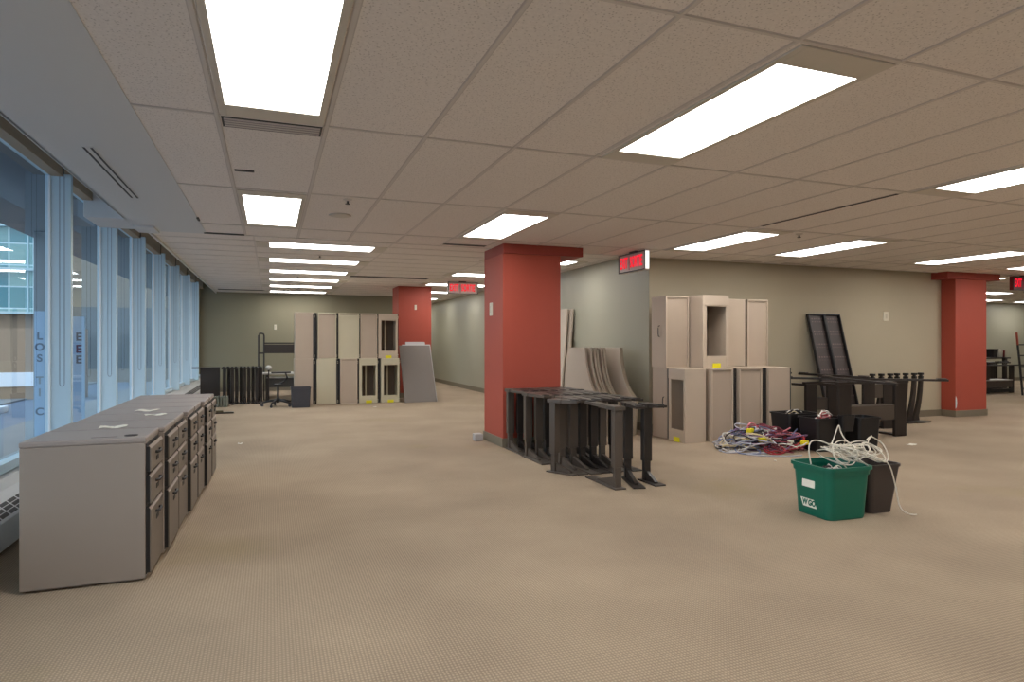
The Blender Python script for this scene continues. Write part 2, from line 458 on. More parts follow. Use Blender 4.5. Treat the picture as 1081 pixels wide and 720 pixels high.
for i, (x, y) in enumerate(((14.8, 3.0), (18.2, 3.0), (14.8, 6.0), (18.2, 6.0))):
    place_light(x, y, ZC, 0, 'ceiling light in the open area on the right, %s one' % ORD[i])

# ceiling vents and small things
v = thing('ceiling_vent', 'wide dark grey return slot beside the large near ceiling light', 'vent')
MB().box(-.225, .245, 3.385, 3.535, ZC-.006, ZC+.01).build('vent_frame', M['slot'], v)
g = MB()
for q in range(4): g.box(-.215, .235, 3.395+q*.034, 3.398+q*.034+.02, ZC-.008, ZC-.004)
g.build('slat', M['gap'], v)
def slotvent(x0, x1, y0, y1, z, label):
    v = thing('ceiling_slot_vent', label, 'vent')
    MB().box(x0-.006, x1+.006, y0-.006, y1+.006, z-.003, z+.02).build('vent_frame', M['tbar'], v)
    MB().box(x0, x1, y0, y1, z-.005, z+.02).build('slot', M['black'], v)
slotvent(4.285, 4.315, 3.43, 4.82, ZC, 'long thin black ceiling slot beyond the big slanting light')
slotvent(1.32, 2.72, 11.62, 11.84, ZB, 'black ceiling slot in front of the far red column')
slotvent(-1.10, -.13, 15.5, 15.76, ZB, 'black ceiling slot at the olive back wall by the windows')
slotvent(1.78, 2.27, 6.88, 6.97, ZC, 'short black ceiling slot beside the nearest red column')
v = thing('ceiling_slot_vent', 'twin-line black slot vent in the smooth plaster strip by the windows', 'vent')
MB().box(-.985, -.925, 4.17, 5.52, ZC-.007, ZC).build('vent_frame', M['soffit'], v)
MB().box(-.98, -.968, 4.18, 5.51, ZC-.009, ZC-.003).box(-.942, -.930, 4.18, 5.51, ZC-.009, ZC-.003).build('slot', M['black'], v)
def sprinkler(x, y, z, label):
    t = thing('sprinkler_head', label, 'sprinkler', (x, y, z))
    MB().lathe([(.032, .004), (.036, -.004), (.02, -.012), (.012, -.014)], 16).build('escutcheon', M['tbar'], t)
    MB().lathe([(.008, -.012), (.008, -.03), (.02, -.034), (.02, -.037), (.004, -.038)], 12).build('deflector', M['slot'], t)
sprinkler(.548, 5.036, ZC, 'dark sprinkler head on the tile before the round ceiling speaker')
sprinkler(4.97, 5.05, ZC, 'sprinkler head between the two lights before the partition wall')
sprinkler(.62, 9.05, ZB, 'sprinkler head between the first far ceiling strips')
sprinkler(.45, 12.1, ZB, 'sprinkler head between the middle far ceiling strips')
sprinkler(12.9, 8.9, ZB, 'sprinkler head beyond the right column')
t = tag(MB().lathe([(.09, .004), (.095, -.006), (.075, -.012), (.02, -.013)], 24, (.554, 5.677, ZC)).build('ceiling_speaker', M['fixframe'], None, True), 'round flat cream ceiling speaker past the sprinkler head', 'speaker')
tag(MB().box(-.215, -.10, 4.40, 4.435, ZC-.006, ZC+.004, .002).build('ceiling_clip', M['slot']), 'small dark dash-shaped clip on the tile before the second light', 'clip')
for (x, y, lb) in ((5.98, 7.0, 'faint grey flush vent plate near the partition, nearer the cabinets'), (6.81, 6.98, 'faint grey flush vent plate near the partition, above the perforated trays')):
    tag(MB().box(x-.22, x+.22, y-.05, y+.05, ZC-.006, ZC+.004, .002).build('vent_plate', M['gap']), lb, 'vent')
tag(MB().box(-.62, -.25, 7.02, 7.05, ZC-.012, ZC+.002).build('tile_clip', M['slot']), 'thin dark strip where the lower ceiling steps up by the windows', 'strip')
tag(MB().box(-.855, -.765, 7.63, 7.66, ZB-.006, ZB).build('ceiling_clip', M['slot']), 'small dark clip on the far ceiling near the windows', 'clip')
tag(MB().box(-.607, -.59, 6.2, 6.34, ZC-.012, ZC+.002).build('edge_clip', M['slot']), 'small dark clip at the end of the plaster strip edge', 'clip')

# exit signs
def exit_sign(loc, rz, label, end=True, dark=False):
    t = thing('exit_sign', label, 'exit sign', loc, rz, 'EXIT SORTIE signs')
    MB().box(-.30, .30, -.028, .028, -.225, 0, .003).build('sign_housing', M['signbody'] if not dark else M['signdark'], t)
    MB().box(-.07, .07, -.02, .02, 0, .02, .003).build('mount', M['slot'], t)
    g = MB().box(-.30, .30, -.034, -.028, -.225, -.213).box(-.30, .30, -.034, -.028, -.012, 0).box(-.30, -.288, -.034, -.028, -.213, -.012).box(.288, .30, -.034, -.028, -.213, -.012)
    g.build('sign_rim', M['slot'], t)
    if end: MB().box(.3005, .303, -.024, .024, -.215, -.01).build('lit_edge', M['signend'], t)
    text('lettering', 'EXIT', .185, M['signred'], t, (-.175, -.030, -.114), (PI/2,0,0), .004, .46)
    text('lettering', 'SORTIE', .185, M['signred'], t, (.105, -.030, -.114), (PI/2,0,0), .004, .46)
    MB().box(-.058, -.048, -.031, -.028, -.20, -.03).build('sign_divider', M['signdark'], t)
    return t
# local front is -Y; first sign faces -X with its right-hand end toward the viewer
exit_sign((4.07, 6.72, ZC-.02), -PI/2, 'red EXIT SORTIE sign hung at the corner of the corridor wall')
exit_sign((3.47, 12.0, ZB-.02), 0, 'red EXIT SORTIE sign over the corridor beside the far red column', end=False)
exit_sign((11.47, 6.90, ZC-.02), 0, 'red EXIT SORTIE sign by the right column, cut by the photo edge', end=False, dark=True)

# wall plates
def plate(name, loc, rz, label, w=.075, h=.12, m='plate', detail=True):
    t = thing(name, label, 'wall plate', loc, rz)
    MB().box(-w/2, w/2, -.012, .002, -h/2, h/2, .004).build('cover', M[m], t)
    if detail: MB().box(-w*.18, w*.18, -.018, -.012, -h*.25, h*.25, .002).build('toggle', M['platebr'], t)
    return t
plate('thermostat', (2.40, 7.09, 1.545), -PI/2, 'pale wall control on the window side of the nearest red column', .09, .15)
plate('thermostat', (8.75, 7.18, 1.556), 0, 'ivory wall control alone on the partition wall near its end', .10, .14)
plate('light_switch', (.10, 16.5, 1.53), 0, 'small white switch on the olive back wall', .055, .12)
plate('light_switch', (2.86, 13.45, 1.90), 0, 'small white plate high on the far red column', .045, .10)
plate('light_switch', (19.7, 13.0, 1.55), 0, 'small pale plate on the far wall beyond the right column', .10, .16)

# ------------------------------------------------------------------ filing pedestals
def pedestal(y0, wy, xf, xb, label, h=.70, back_extra=0):
    t = thing('filing_pedestal', label, 'filing cabinet', (xf, y0, 0), 0, 'pedestals in a row along the windows')
    W = xf-xb
    MB().box(-W, 0, .002, wy-.002, .012, h-.028, .004).box(-W+.05, -.03, .03, wy-.03, 0, .014).build('cabinet_body', M['taupe'], t)
    MB().box(-W-.004, .004, .001, wy-.001, h-.029, h, .008).build('top', M['taupetop'], t)
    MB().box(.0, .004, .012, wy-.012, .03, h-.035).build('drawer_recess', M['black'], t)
    zs = [(.035, .355), (.372, .512), (.528, h-.045)]
    for z0, z1 in zs:
        # front with a slanted lip along the top
        dmb = MB().box(.018, .024, .012, wy-.014, z0, z1-.012, .001)
        dr = dmb.build('drawer', M['drawer'], t)
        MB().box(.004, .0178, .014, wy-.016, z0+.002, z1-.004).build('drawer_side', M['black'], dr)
        MB().prism([(.0242, z1-.013), (.0165, z1), (.013, z1), (.0235, z1-.0145)], .012, wy-.014, 'y').build('drawer_lip', M['taupe'], dr)
        zc = z1-.05
        hm = MB()
        yc = wy/2
        pts = [(.022, yc-.05, zc), (.034, yc-.047, zc), (.038, yc-.035, zc), (.038, yc+.035, zc), (.034, yc+.047, zc), (.022, yc+.05, zc)]
        hm.tube(pts, .007, 8)
        hm.build('handle', M['black'], dr, True)
        MB().box(.0225, .0265, yc-.035, yc+.035, zc-.045, zc-.022, .001).build('label_holder', M['black'], dr)
    return t
peds = [(3.555, .39, -.572, -1.082), (3.948, .40, -.545, -1.075), (4.352, .40, -.545, -1.06), (4.756, .40, -.52, -1.06),
        (5.160, .40, -.515, -1.06), (5.564, .40, -.490, -1.06), (5.968, .40, -.485, -1.06)]
pl = ['nearest taupe filing pedestal, its blank side facing the viewer, dark grommet on top',
      'second taupe filing pedestal from the near end of the window row',
      'third taupe filing pedestal from the near end of the window row', 'middle taupe filing pedestal of the window row, papers on top',
      'fifth taupe filing pedestal from the near end of the window row', 'taupe filing pedestal just before the last one of the window row',
      'farthest taupe filing pedestal of the window row, next to the dark leg pile']
for (y0, w, xf, xb), lb in zip(peds, pl): p = pedestal(y0, w, xf, xb, lb); p0 = p if y0 == 3.555 else p0
MB().lathe([(.03, .0005), (.03, .003), (.022, .004)], 20, (-.075, .09, .6995)).build('grommet', M['black'], p0)
MB().box(-.24, -.13, .062, .068, .6985, .7012).build('top_slit', M['slot'], p0)
def slip(name, loc, rz, w, d, label, cat='paper', m='white'):
    g = MB(); n = 6
    top = [[(-w/2+w*i/n, -d/2 if j == 0 else d/2, .0035+.004*math.sin(i*1.3+j)) for i in range(n+1)] for j in (0, 1)]
    bm = g.bm
    A = [bm.verts.new(p) for p in top[0]]; B = [bm.verts.new(p) for p in top[1]]
    A2 = [bm.verts.new((p[0], p[1], p[2]-.0015)) for p in top[0]]; B2 = [bm.verts.new((p[0], p[1], p[2]-.0015)) for p in top[1]]
    for i in range(n):
        bm.faces.new((A[i], A[i+1], B[i+1], B[i])); bm.faces.new((A2[i], B2[i], B2[i+1], A2[i+1]))
        bm.faces.new((A[i], A2[i], A2[i+1], A[i+1])); bm.faces.new((B[i], B[i+1], B2[i+1], B2[i]))
    bm.faces.new((A[0], B[0], B2[0], A2[0])); bm.faces.new((A[n], A2[n], B2[n], B[n]))
    o = g.build(name, M[m]); o.location = loc; o.rotation_euler = (0,0,rz)
    return tag(o, label, cat)
slip('paper_slip', (-.80, 4.03, .70), .1, .13, .09, 'white paper slip on the second pedestal, nearest of the three')
slip('paper_slip', (-.78, 4.93, .70), -.2, .13, .09, 'white paper slip farther back on the middle pedestal top')
slip('paper_slip', (-.685, 4.62, .70), .25, .12, .07, 'folded white paper slip near the drawer edge of a middle pedestal')

# ------------------------------------------------------------------ overhead storage cabinets standing on end
def cabinet(loc, rz, w, d, h, style, label, m='beige', pm='beiged', tagm=False, handle=None, group=None, brackets=True, ch=0.):
    """front on local -Y at y=0, x from 0 to w"""
    t = thing('storage_cabinet', label, 'cabinet', loc, rz, group)
    b = MB(); th = .016
    if style == 'open':
        b.box(0, th, .02, d, 0, h).box(w-th, w, .02, d, 0, h).box(th, w-th, .02, d, 0, th).box(th, w-th, .02, d, h-th, h).box(th, w-th, d-th, d, th, h-th)
        b.build('cabinet_body', M[m], t)
        f = MB(); sx = w*.15; zt, zb = h*.845, h*.165
        f.box(0, sx, 0, .02, 0, h, .003).box(w-sx*.7, w, 0, .02, 0, h, .003).box(sx, w-sx*.7, 0, .02, zt, h, .003).box(sx, w-sx*.7, 0, .02, 0, zb, .003)
        f.build('face_frame', M[m], t)
        MB().box(0.004, w-.004, -.006, .0, h*.86, h-.012, .002).build('rail', M[m], t)
        MB().box(w*.42, w*.50, d*.55, d*.6, th, h-th).build('divider', M['beigel'], t)
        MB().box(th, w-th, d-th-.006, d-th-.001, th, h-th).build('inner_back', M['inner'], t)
    else:
        b.box(0, w, .018, d, 0, h, .003)
        b.build('cabinet_body', M[m], t)
        if style == 'plain':
            MB().box(.002, w-.022, 0, .0175, .002, h-.002, .003).build('door', M[pm], t)
            MB().box(w-.018, w-.003, .004, .0175, .01, h-.01).build('reveal', M['slot'], t)
        else:
            r = MB(); e = .018
            r.box(0, e, -.012, .018, 0, h, .003).box(w-e, w, -.012, .018, 0, h, .003).box(e, w-e, -.012, .018, h-e, h, .003).box(e, w-e, -.006, .018, 0, .01)
            r.build('rim', M[m], t)
            MB().box(e+.002, w-e-.002, .002, .0175, .012, h-e-.002).build('door', M[pm], t)
            MB().box(e+.012, w-e-.012, -.006, .003, h-e-.018, h-e-.006).build('door_top_edge', M['boardedge'], t)
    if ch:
        MB().box(w+.001, w+ch, .03, d-.01, .004, h-.004).build('gap_shade', M['black'], t)  # black filler strip, painting in the shade of the gap beside the cabinet
    if brackets:
        for z in (.05, h-.07):
            k = MB().box(w, w+.016, .01, .035, z-.022, z+.022, .003).build('bracket', M['beigel'], t)
            MB().box(w+.0005, w+.012, .006, .0102, z-.011, z+.011).build('screw_plate', M['black'], k)
    if tagm:
        MB().box(w*.36, w*.36+.115, -.011, -.0065, -.0, .055).build('tag', M['yellow'], t)
    if handle == 'side':   # pull on the local left side (x=0), half way up
        g = MB(); yc = handle_y = .16
        g.box(-.006, 0, .10, .128, h*.42, h*.60, .002); g.build('handle_plate', M[m], t)
        MB().tube([(0, .114, h*.43), (-.022, .114, h*.44), (-.026, .114, h*.47), (-.026, .114, h*.55), (-.022, .114, h*.58), (0, .114, h*.59)], .006, 8).build('handle', M['slot'], t)
    return t
G1 = 'beige cabinets stacked against the partition wall'
H = .855
# lower row
cabinet((4.45, 6.90, 0), -PI/2, .335, .36, H, 'plain', 'beige cabinet with pull at the corridor corner of the bottom row', handle=None, group=G1, brackets=False)
lo = cabinet((4.45, 6.555, 0), -PI/2, .33, .285, H, 'open', 'open beige cabinet at the near corner of the bottom row, yellow tag', tagm=True, group=G1, brackets=False)
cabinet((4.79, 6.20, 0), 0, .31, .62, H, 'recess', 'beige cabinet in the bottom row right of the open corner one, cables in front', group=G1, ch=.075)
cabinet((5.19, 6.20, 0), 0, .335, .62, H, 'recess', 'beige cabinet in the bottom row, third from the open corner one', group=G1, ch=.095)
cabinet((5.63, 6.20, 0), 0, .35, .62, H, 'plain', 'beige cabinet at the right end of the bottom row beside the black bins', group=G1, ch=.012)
# upper row
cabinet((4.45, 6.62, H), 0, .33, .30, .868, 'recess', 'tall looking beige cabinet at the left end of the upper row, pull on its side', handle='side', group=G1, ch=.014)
cabinet((4.80, 6.365, H), 0, .375, .40, .87, 'open', 'open beige cabinet in the upper row pushed forward, yellow tag at its foot', tagm=True, group=G1, brackets=False)
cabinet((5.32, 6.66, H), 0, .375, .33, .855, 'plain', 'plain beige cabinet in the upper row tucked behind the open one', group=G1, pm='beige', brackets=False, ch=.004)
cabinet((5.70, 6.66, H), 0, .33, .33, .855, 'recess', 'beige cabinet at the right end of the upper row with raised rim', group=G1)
# pull on the corner cabinet (its face looks down the corridor side)
hp = [o for o in COL.objects if o.get('label', '').startswith('beige cabinet with pull')][0]
MB().box(.245, .275, -.006, 0, H*.42, H*.60, .002).build('handle_plate', M['beige'], hp)
MB().tube([(.26, 0, H*.43), (.26, -.022, H*.44), (.26, -.026, H*.47), (.26, -.026, H*.55), (.26, -.022, H*.58), (.26, 0, H*.59)], .006, 8).build('handle', M['slot'], hp)

G2 = 'beige cabinets stacked in the far group'
FY = 12.5
far_lo = [(.405, .345, 'plain', 'beige', 'beiged', 'taupe cabinet at the left end of the far bottom row behind the grey bin'),
          (.80, .37, 'plain', 'beigel', 'beigel', 'pale cream plain cabinet second in the far bottom row'),
          (1.225, .315, 'recess', 'beige', 'beiged', 'darker rimmed cabinet in the middle of the far bottom row'),
          (1.575, .345, 'open', 'beigel', 'beige', 'open cabinet with yellow tag fourth in the far bottom row'),
          (1.985, .355, 'open', 'beigel', 'beige', 'open cabinet with yellow tag at the right end of the far bottom row')]
far_hi = [(.415, .335, 'plain', 'beige', 'beiged', 'taupe plain cabinet at the left end of the far upper row'),
          (.82, .335, 'recess', 'beigel', 'beiged', 'rimmed taupe cabinet second in the far upper row'),
          (1.195, .38, 'recess', 'beigel', 'beigel', 'pale cream rimmed cabinet in the middle of the far upper row'),
          (1.60, .315, 'recess', 'beige', 'beiged', 'narrow taupe rimmed cabinet fourth in the far upper row'),
          (1.94, .37, 'open', 'beige', 'beige', 'open cabinet with yellow tag at the right end of the far upper row')]
def gaps(row): return [max(.012, min(.05, (row[i+1][0] if i+1 < len(row) else r[0]+r[1]+.02)-r[0]-r[1]-.002)) for i, r in enumerate(row)]
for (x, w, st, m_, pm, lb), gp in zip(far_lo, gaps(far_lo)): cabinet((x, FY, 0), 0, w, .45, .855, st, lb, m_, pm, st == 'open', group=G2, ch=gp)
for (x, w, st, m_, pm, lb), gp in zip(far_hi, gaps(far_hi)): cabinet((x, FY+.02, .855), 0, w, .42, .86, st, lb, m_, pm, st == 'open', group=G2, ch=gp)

# ------------------------------------------------------------------ C-shaped desk legs
def make_leg(m, L=.46):
    t = thing('desk_support', 'x', 'desk support', group='dark steel desk legs beside the nearest red column')
    MB().box(-.038, .038, -.03, .03, .17, .622, .004).build('sleeve', m, t)
    MB().box(-.028, .028, -.022, .022, .01, .17, .003).build('post', m, t)
    f = MB().box(-.05, .05, -.06, L, 0, .012, .003)
    f.prism([(.022, .012), (.022, .09), (min(.30, L-.06), .022), (min(.30, L-.06), .012)], -.014, .014, 'x')
    f.build('foot', m, t)
    a = MB().box(-.05, .05, -.05, .10, .622, .655, .004).prism([(.10, .655), (.10, .622), (L+.03, .636), (L+.03, .655)], -.04, .04, 'x')
    a.build('arm', m, t)
    MB().box(-.028, .028, L-.05, L+.01, .6555, .662, .002).build('arm_pad', M['black'], t)
    return t
legA = make_leg(M['dark']); legB = make_leg(M['dark2'])
used = [False, False]
def place_leg(x, y, rz, lb, light=False):
    i = 1 if light else 0
    base = (legA, legB)[i]
    if not used[i]:
        used[i] = True; base.location = (x, y, 0); base.rotation_euler = (0,0,rz); base['label'] = lb; return base
    return dup(base, (x, y, 0), rz, lb)
LG = [(2.575, 4.50, 0, 1, 'nearest worn C-shaped desk support at the front left end of the pile'),
      ]
BANK = (('in the bank touching the red column', 6.60, 2.45, 7), ('in the middle bank of the pile', 6.06, 2.44, 7), ('in the bank behind the askew one', 5.51, 2.56, 6))
for bl, by, bx, n in BANK:
    for i in range(n):
        LG.append((bx+.107*i, by-.02*(i % 2), PI+random.uniform(-.02, .02), 1 if i == 0 or random.random() < .25 else 0,
                   '%s dark desk support %s, counted from the window side' % (ORD[i], bl)))
for L_, m_, x, y, rz, lb in ((.24, 'dark2', 2.38, 5.27, PI+.5, 'dark C-shaped desk support turned askew in the middle front of the pile'),
                             (.40, 'dark', 2.85, 4.80, PI-.3, 'dark desk support second from the near end, its foot pointing at the viewer'),
                             (.22, 'dark', 2.945, 4.66, PI-.02, 'black desk support standing alone at the near right end of the pile')):
    q = make_leg(M[m_], L_); q.location = (x, y, 0); q.rotation_euler = (0, 0, rz); q['label'] = lb
for x, y, rz, lt, lb in LG: place_leg(x, y, rz, lb, lt)

# ------------------------------------------------------------------ worktops leaning by the corridor wall
def worktop(x, lean, yoff, label, m1='boardface', h=1.09, y1=8.02, th=.028):
    t = thing('worktop', label, 'worktop', (x, yoff, 0), 0, 'curved beige worktops leaning by the corridor wall')
    # outline in (y,z): long at the floor, concave near edge going up to a short top
    pts = [(6.97, 0), (6.97, .45)]
    for q in range(1, 9):
        a = q/8; pts.append((6.97+.50*(.65*math.sin(a*PI/2)+.35*a), .45+(h-.45)*(.65*(1-math.cos(a*PI/2))+.35*a)))
    pts += [(y1-.10, h), (y1, h-.14), (y1, 0)]
    def sh(a, b): return MB().prism(pts, a, b, 'x')
    b = sh(0, th); 
    for v in b.bm.verts: v.co.x += v.co.z*lean
    o = b.build('board', [M[m1], M['boardedge']], t)
    for p in o.data.polygons:
        if abs(p.normal.x) < .5: p.material_index = 1
    return t
xs = [3.80, 3.86, 3.905, 3.95, 3.995, 4.04, 4.20, 4.245]
for i, x in enumerate(xs):
    worktop(x, .075+.003*i, [.16, .13, .12, .14, .11, .12, -.02, .03][i], 'leftmost curved beige worktop of the leaning row, its face showing' if i == 0 else
            ('rearmost dark-edged curved worktop of the leaning row, against the corridor wall' if i == 7 else '%s curved worktop edge from the red column in the leaning row' % ORD[i]), 'boardface')
for i, (x, yy) in enumerate(((4.33, 9.40), (4.395, 9.34))):
    t = thing('tall_panel', ('taller beige panel edge' if i else 'front tall beige panel') + ' leaning behind the red column on the corridor wall', 'panel', (x, yy, 0))
    b = MB().box(0, .03, 0, .8, 0, 1.70, .003)
    for v in b.bm.verts: v.co.x += v.co.z*.08
    o = b.build('board', [M['boardface'], M['boardedge']], t)
# panels leaning on far column
def lean_panel(x0, x1, y, h, dy, label, m, th=.03):
    b = MB().box(x0, x1, 0, th, 0, h, .003)
    for v in b.bm.verts: v.co.y += v.co.z/h*dy
    o = b.build('worktop', M[m]); o.location = (0, y, 0)
    return tag(o, label, 'worktop', 'worktops leaning on the far red column')
lean_panel(2.42, 3.05, 12.35, 1.10, .62, 'grey-brown worktop in front of the stack leaning on the far red column', 'greyboard')
lean_panel(2.50, 3.08, 12.43, 1.115, .62, 'pale worktop showing its top and edge behind the grey-brown one', 'paleboard')
lean_panel(2.58, 2.98, 12.51, 1.17, .60, 'narrow pale worktop highest at the back of the far leaning stack', 'paleboard')

# ------------------------------------------------------------------ perforated trays leaning on the partition
def tray(x0, x1, label):
    t = thing('perforated_tray', label, 'tray', (x0, 6.72, 0), 0, 'perforated trays leaning on the partition wall')
    w = x1-x0; Ln = 1.62; a = math.atan2(.40, 1.57)
    mx = Matrix.Rotation(-a, 4, 'X')
    MB().box(.012, w-.012, .03, .036, .012, Ln-.012, mx=mx).build('mesh_panel', M['perf'], t)
    g = MB().box(0, .014, -.01, .036, 0, Ln, .002, mx=mx).box(w-.014, w, -.01, .036, 0, Ln, .002, mx=mx).box(.014, w-.014, -.01, .036, 0, .014, mx=mx).box(.014, w-.014, -.01, .036, Ln-.014, Ln, mx=mx)
    g.build('rim', M['blackp'], t)
tray(7.165, 7.46, 'long black perforated tray leaning on the wall, the one nearer the cabinets')
tray(7.465, 7.76, 'long black perforated tray leaning on the wall, the one farther from the cabinets')

# ------------------------------------------------------------------ desk frames pile on the right
def desk_frame(x0, x1, y, label, lw=.17, loc=(0,0,0), rz=0, zb=(.21, .39), h=.69):
    t = thing('stripped_desk', label, 'desk', (x0, y, 0), rz)
    W = x1-x0
    for x in (0, W-lw):
        g = MB().box(x, x+lw, -.02, .02, 0, h-.03, .003).box(x+lw*.3, x+lw*.7, -.02, .30, 0, .02, .002).box(x+lw*.35, x+lw*.65, .02, .30, h-.06, h-.03, .002)
        g.build('leg', M['dark'], t)
    MB().box(lw, W-lw, -.012, .012, zb[0], zb[1], .003).build('beam', M['dark2'], t)
    MB().box(lw*.9, W-lw*.9, .0125, .18, zb[1]-.012, zb[1], .002).build('beam_shelf', M['paleboard'] if False else M['dark2'], t)
    MB().box(-.03, W+.03, -.03, .02, h-.029, h, .003).build('top_rail', M['dark'], t)
    return t
desk_frame(6.30, 7.40, 5.80, 'front dark desk frame with wide panel legs and beam behind the black bins', lw=.19)
desk_frame(6.34, 6.88, 6.34, 'rear dark desk frame part hidden beside the perforated trays', lw=.18, zb=(.3, .45), h=.66)
desk_frame(7.34, 7.89, 6.36, 'dark desk frame behind the beam, its two short legs under it', lw=.20, zb=(.42, .60), h=.66)
def rail(p, q, label, w=.05, hgt=.025):
    p, q = Vector(p), Vector(q); d = q-p; L_ = d.length
    rot = d.to_track_quat('X', 'Z').to_matrix().to_4x4(); mx = Matrix.Translation(p) @ rot
    t = thing('desk_rail', label, 'rail', p)
    mx = rot
    MB().box(0, L_, -w/2, w/2, -hgt/2, hgt/2, .003, mx=mx).build('bar', M['dark'], t)
    for a_ in (.02, L_-.12): MB().box(a_, a_+.10, -w/2-.006, w/2+.006, hgt/2, hgt/2+.012, .002, mx=mx).build('end_bracket', M['dark2'], t)
rail((6.12, 6.50, .708), (7.55, 5.36, .708), 'longest dark rail slanting across the tops of the desk frames')
rail((6.52, 6.62, .748), (6.56, 5.60, .745), 'short dark rail lying highest on the desk frames')
rail((6.33, 6.06, .737), (6.45, 5.15, .70), 'short dark rail end pointing at the viewer over the bins')

# curved legs with clamp heads
def make_curved():
    t = thing('curved_desk_support', 'x', 'desk support', group='curved dark desk legs by the partition wall')
    L_, R_ = [], []
    for q in range(11):
        a = q/10; z = .02+.62*a
        xx = .10*(1-a)**2.2*-1.0 + .03*a
        hw = .042-.014*a
        L_.append((xx-hw, z)); R_.append((xx+hw, z))
    MB().prism(L_+R_[::-1], -.02, .02, 'y').build('curved_post', M['dark'], t)
    MB().box(-.115, .035, -.16, .16, 0, .018, .004).prism([(-.13, .018), (.0, .018), (-.04, .17), (-.10, .06)], -.006, .006, 'y').build('foot', M['dark'], t)
    MB().box(.008, .052, -.03, .03, .64, .668, .004).build('clamp', M['blackp'], t)
    MB().box(.0, .060, -.03, .03, .682, .715, .006).box(.015, .045, -.015, .015, .66, .69).build('clamp_jaw', M['blackp'], t)
    return t
cl = make_curved()
cx = [7.98, 8.14, 8.30, 8.46, 8.62, 8.78, 8.94]
for i, x in enumerate(cx):
    lb = '%s curved dark desk leg with clamp head, counting from the red column' % ORD[len(cx)-1-i]
    if i == 0: cl.location = (x, 6.78, 0); cl['label'] = lb
    else: dup(cl, (x, 6.78-.01*(i % 3), 0), random.uniform(-.03, .03), lb)

# ------------------------------------------------------------------ bins
def rrect(w, d, r, z, n=6, cx=0, cy=0):
    out = []
    for (sx, sy, a0) in ((1, 1, 0), (-1, 1, PI/2), (-1, -1, PI), (1, -1, 3*PI/2)):
        for k in range(n+1):
            a = a0+PI/2*k/n
            out.append((cx+sx*(w/2-r)+r*math.cos(a), cy+sy*(d/2-r)+r*math.sin(a), z))
    return out
def bin_(name, loc, rz, w, d, h, taper, m, label, cat='bin', r=.035, rim=.014, group=None):
    t = thing(name, label, cat, loc, rz, group)
    tk = .004; w0, d0 = w*taper, d*taper
    rings = [rrect(w0, d0, r, 0), rrect(w, d, r, h-.02), rrect(w+2*rim, d+2*rim, r+rim, h-.018), rrect(w+2*rim, d+2*rim, r+rim, h),
             rrect(w-2*tk, d-2*tk, r-tk, h), rrect(w0-2*tk, d0-2*tk, r-tk, .008)]
    g = MB().loft(rings)
    g.build('bin_body', m, t)
    return t
G3 = 'black recycling bins beside the cabinets'
def side_pocket(t, x, y, w=.17, d=.09, h=.17, z=.22):
    g = MB(); tk = .004
    rings = [rrect(w*.8, d*.7, .02, z, cx=x, cy=y), rrect(w, d, .02, z+h, cx=x, cy=y), rrect(w-2*tk, d-2*tk, .016, z+h, cx=x, cy=y), rrect(w*.8-2*tk, d*.7-2*tk, .014, z+.01, cx=x, cy=y)]
    g.loft(rings).build('side_pocket', M['blackp'], t)
b1 = bin_('recycling_bin', (5.56, 5.74, 0), 0, .40, .30, .37, .86, M['blackp'], 'black recycling bin at the back left, touching the beige cabinets', group=G3)
b2 = bin_('recycling_bin', (5.60, 5.36, 0), -.06, .40, .30, .355, .86, M['blackp'], 'black recycling bin in the middle with a small hanging side pocket', group=G3)
side_pocket(b2, .12, -.205)
b3 = bin_('recycling_bin', (6.00, 5.22, 0), -.12, .28, .26, .36, .86, M['blackp'], 'black recycling bin at the right of the three beside the desk frame', group=G3)
# cables tucked in the bins
CAB = [mat('cable_'+n, srgb(*c_), .5) for n, c_ in (('white', (212,206,200)), ('pale_grey', (176,176,186)), ('pink', (206,120,128)), ('red', (176,52,60)), ('maroon', (120,44,58)), ('blue_grey', (116,126,160)), ('black', (40,36,40)), ('cream', (208,190,150)), ('purple', (124,92,130)))]
def bundle(x, y, z, ang, L_, n, cols, name, label):
    sp = []
    for k in range(n):
        o = [random.gauss(0, .012) for _ in range(6)]; pts = []
        for q in range(6):
            s = (q/5-.5)*L_
            pts.append((math.cos(ang)*s+o[q % 6]+random.gauss(0, .006), math.sin(ang)*s+o[(q+2) % 6], .02*math.sin(q/5*PI)*2+o[(q+3) % 6]+.012*k*.5))
        sp.append((pts, random.choice(cols)))
    o = curve(name, sp, .006, CAB); o.location = (x, y, z)
    return tag(o, label, 'cable bundle', kind='stuff')
bundle(5.63, 5.36, .33, .35, .30, 9, [2, 2, 0, 3], 'cable_bundle', 'pink and white cable bundle sticking out of the middle black bin')
bundle(5.55, 5.72, .335, .1, .28, 6, [0, 7, 6], 'cable_bundle', 'few pale cables lying in the back left black bin')
for (lx, ly, lz, r_) in ((5.56, 5.74, .30, .15), (5.60, 5.36, .28, .15)):
    sp = []
    for k in range(14):
        pts = [(random.uniform(-.14, .14), random.uniform(-.10, .10), random.uniform(-.02, .05)) for _ in range(6)]
        sp.append((pts, random.choice([6, 6, 6, 4, 1])))
    o = curve('cable_tangle', sp, .006, CAB); o.location = (lx, ly, lz)
    tag(o, 'dark tangled cables filling the %s black bin' % ('back left' if ly > 5.5 else 'middle'), 'cables', kind='stuff')

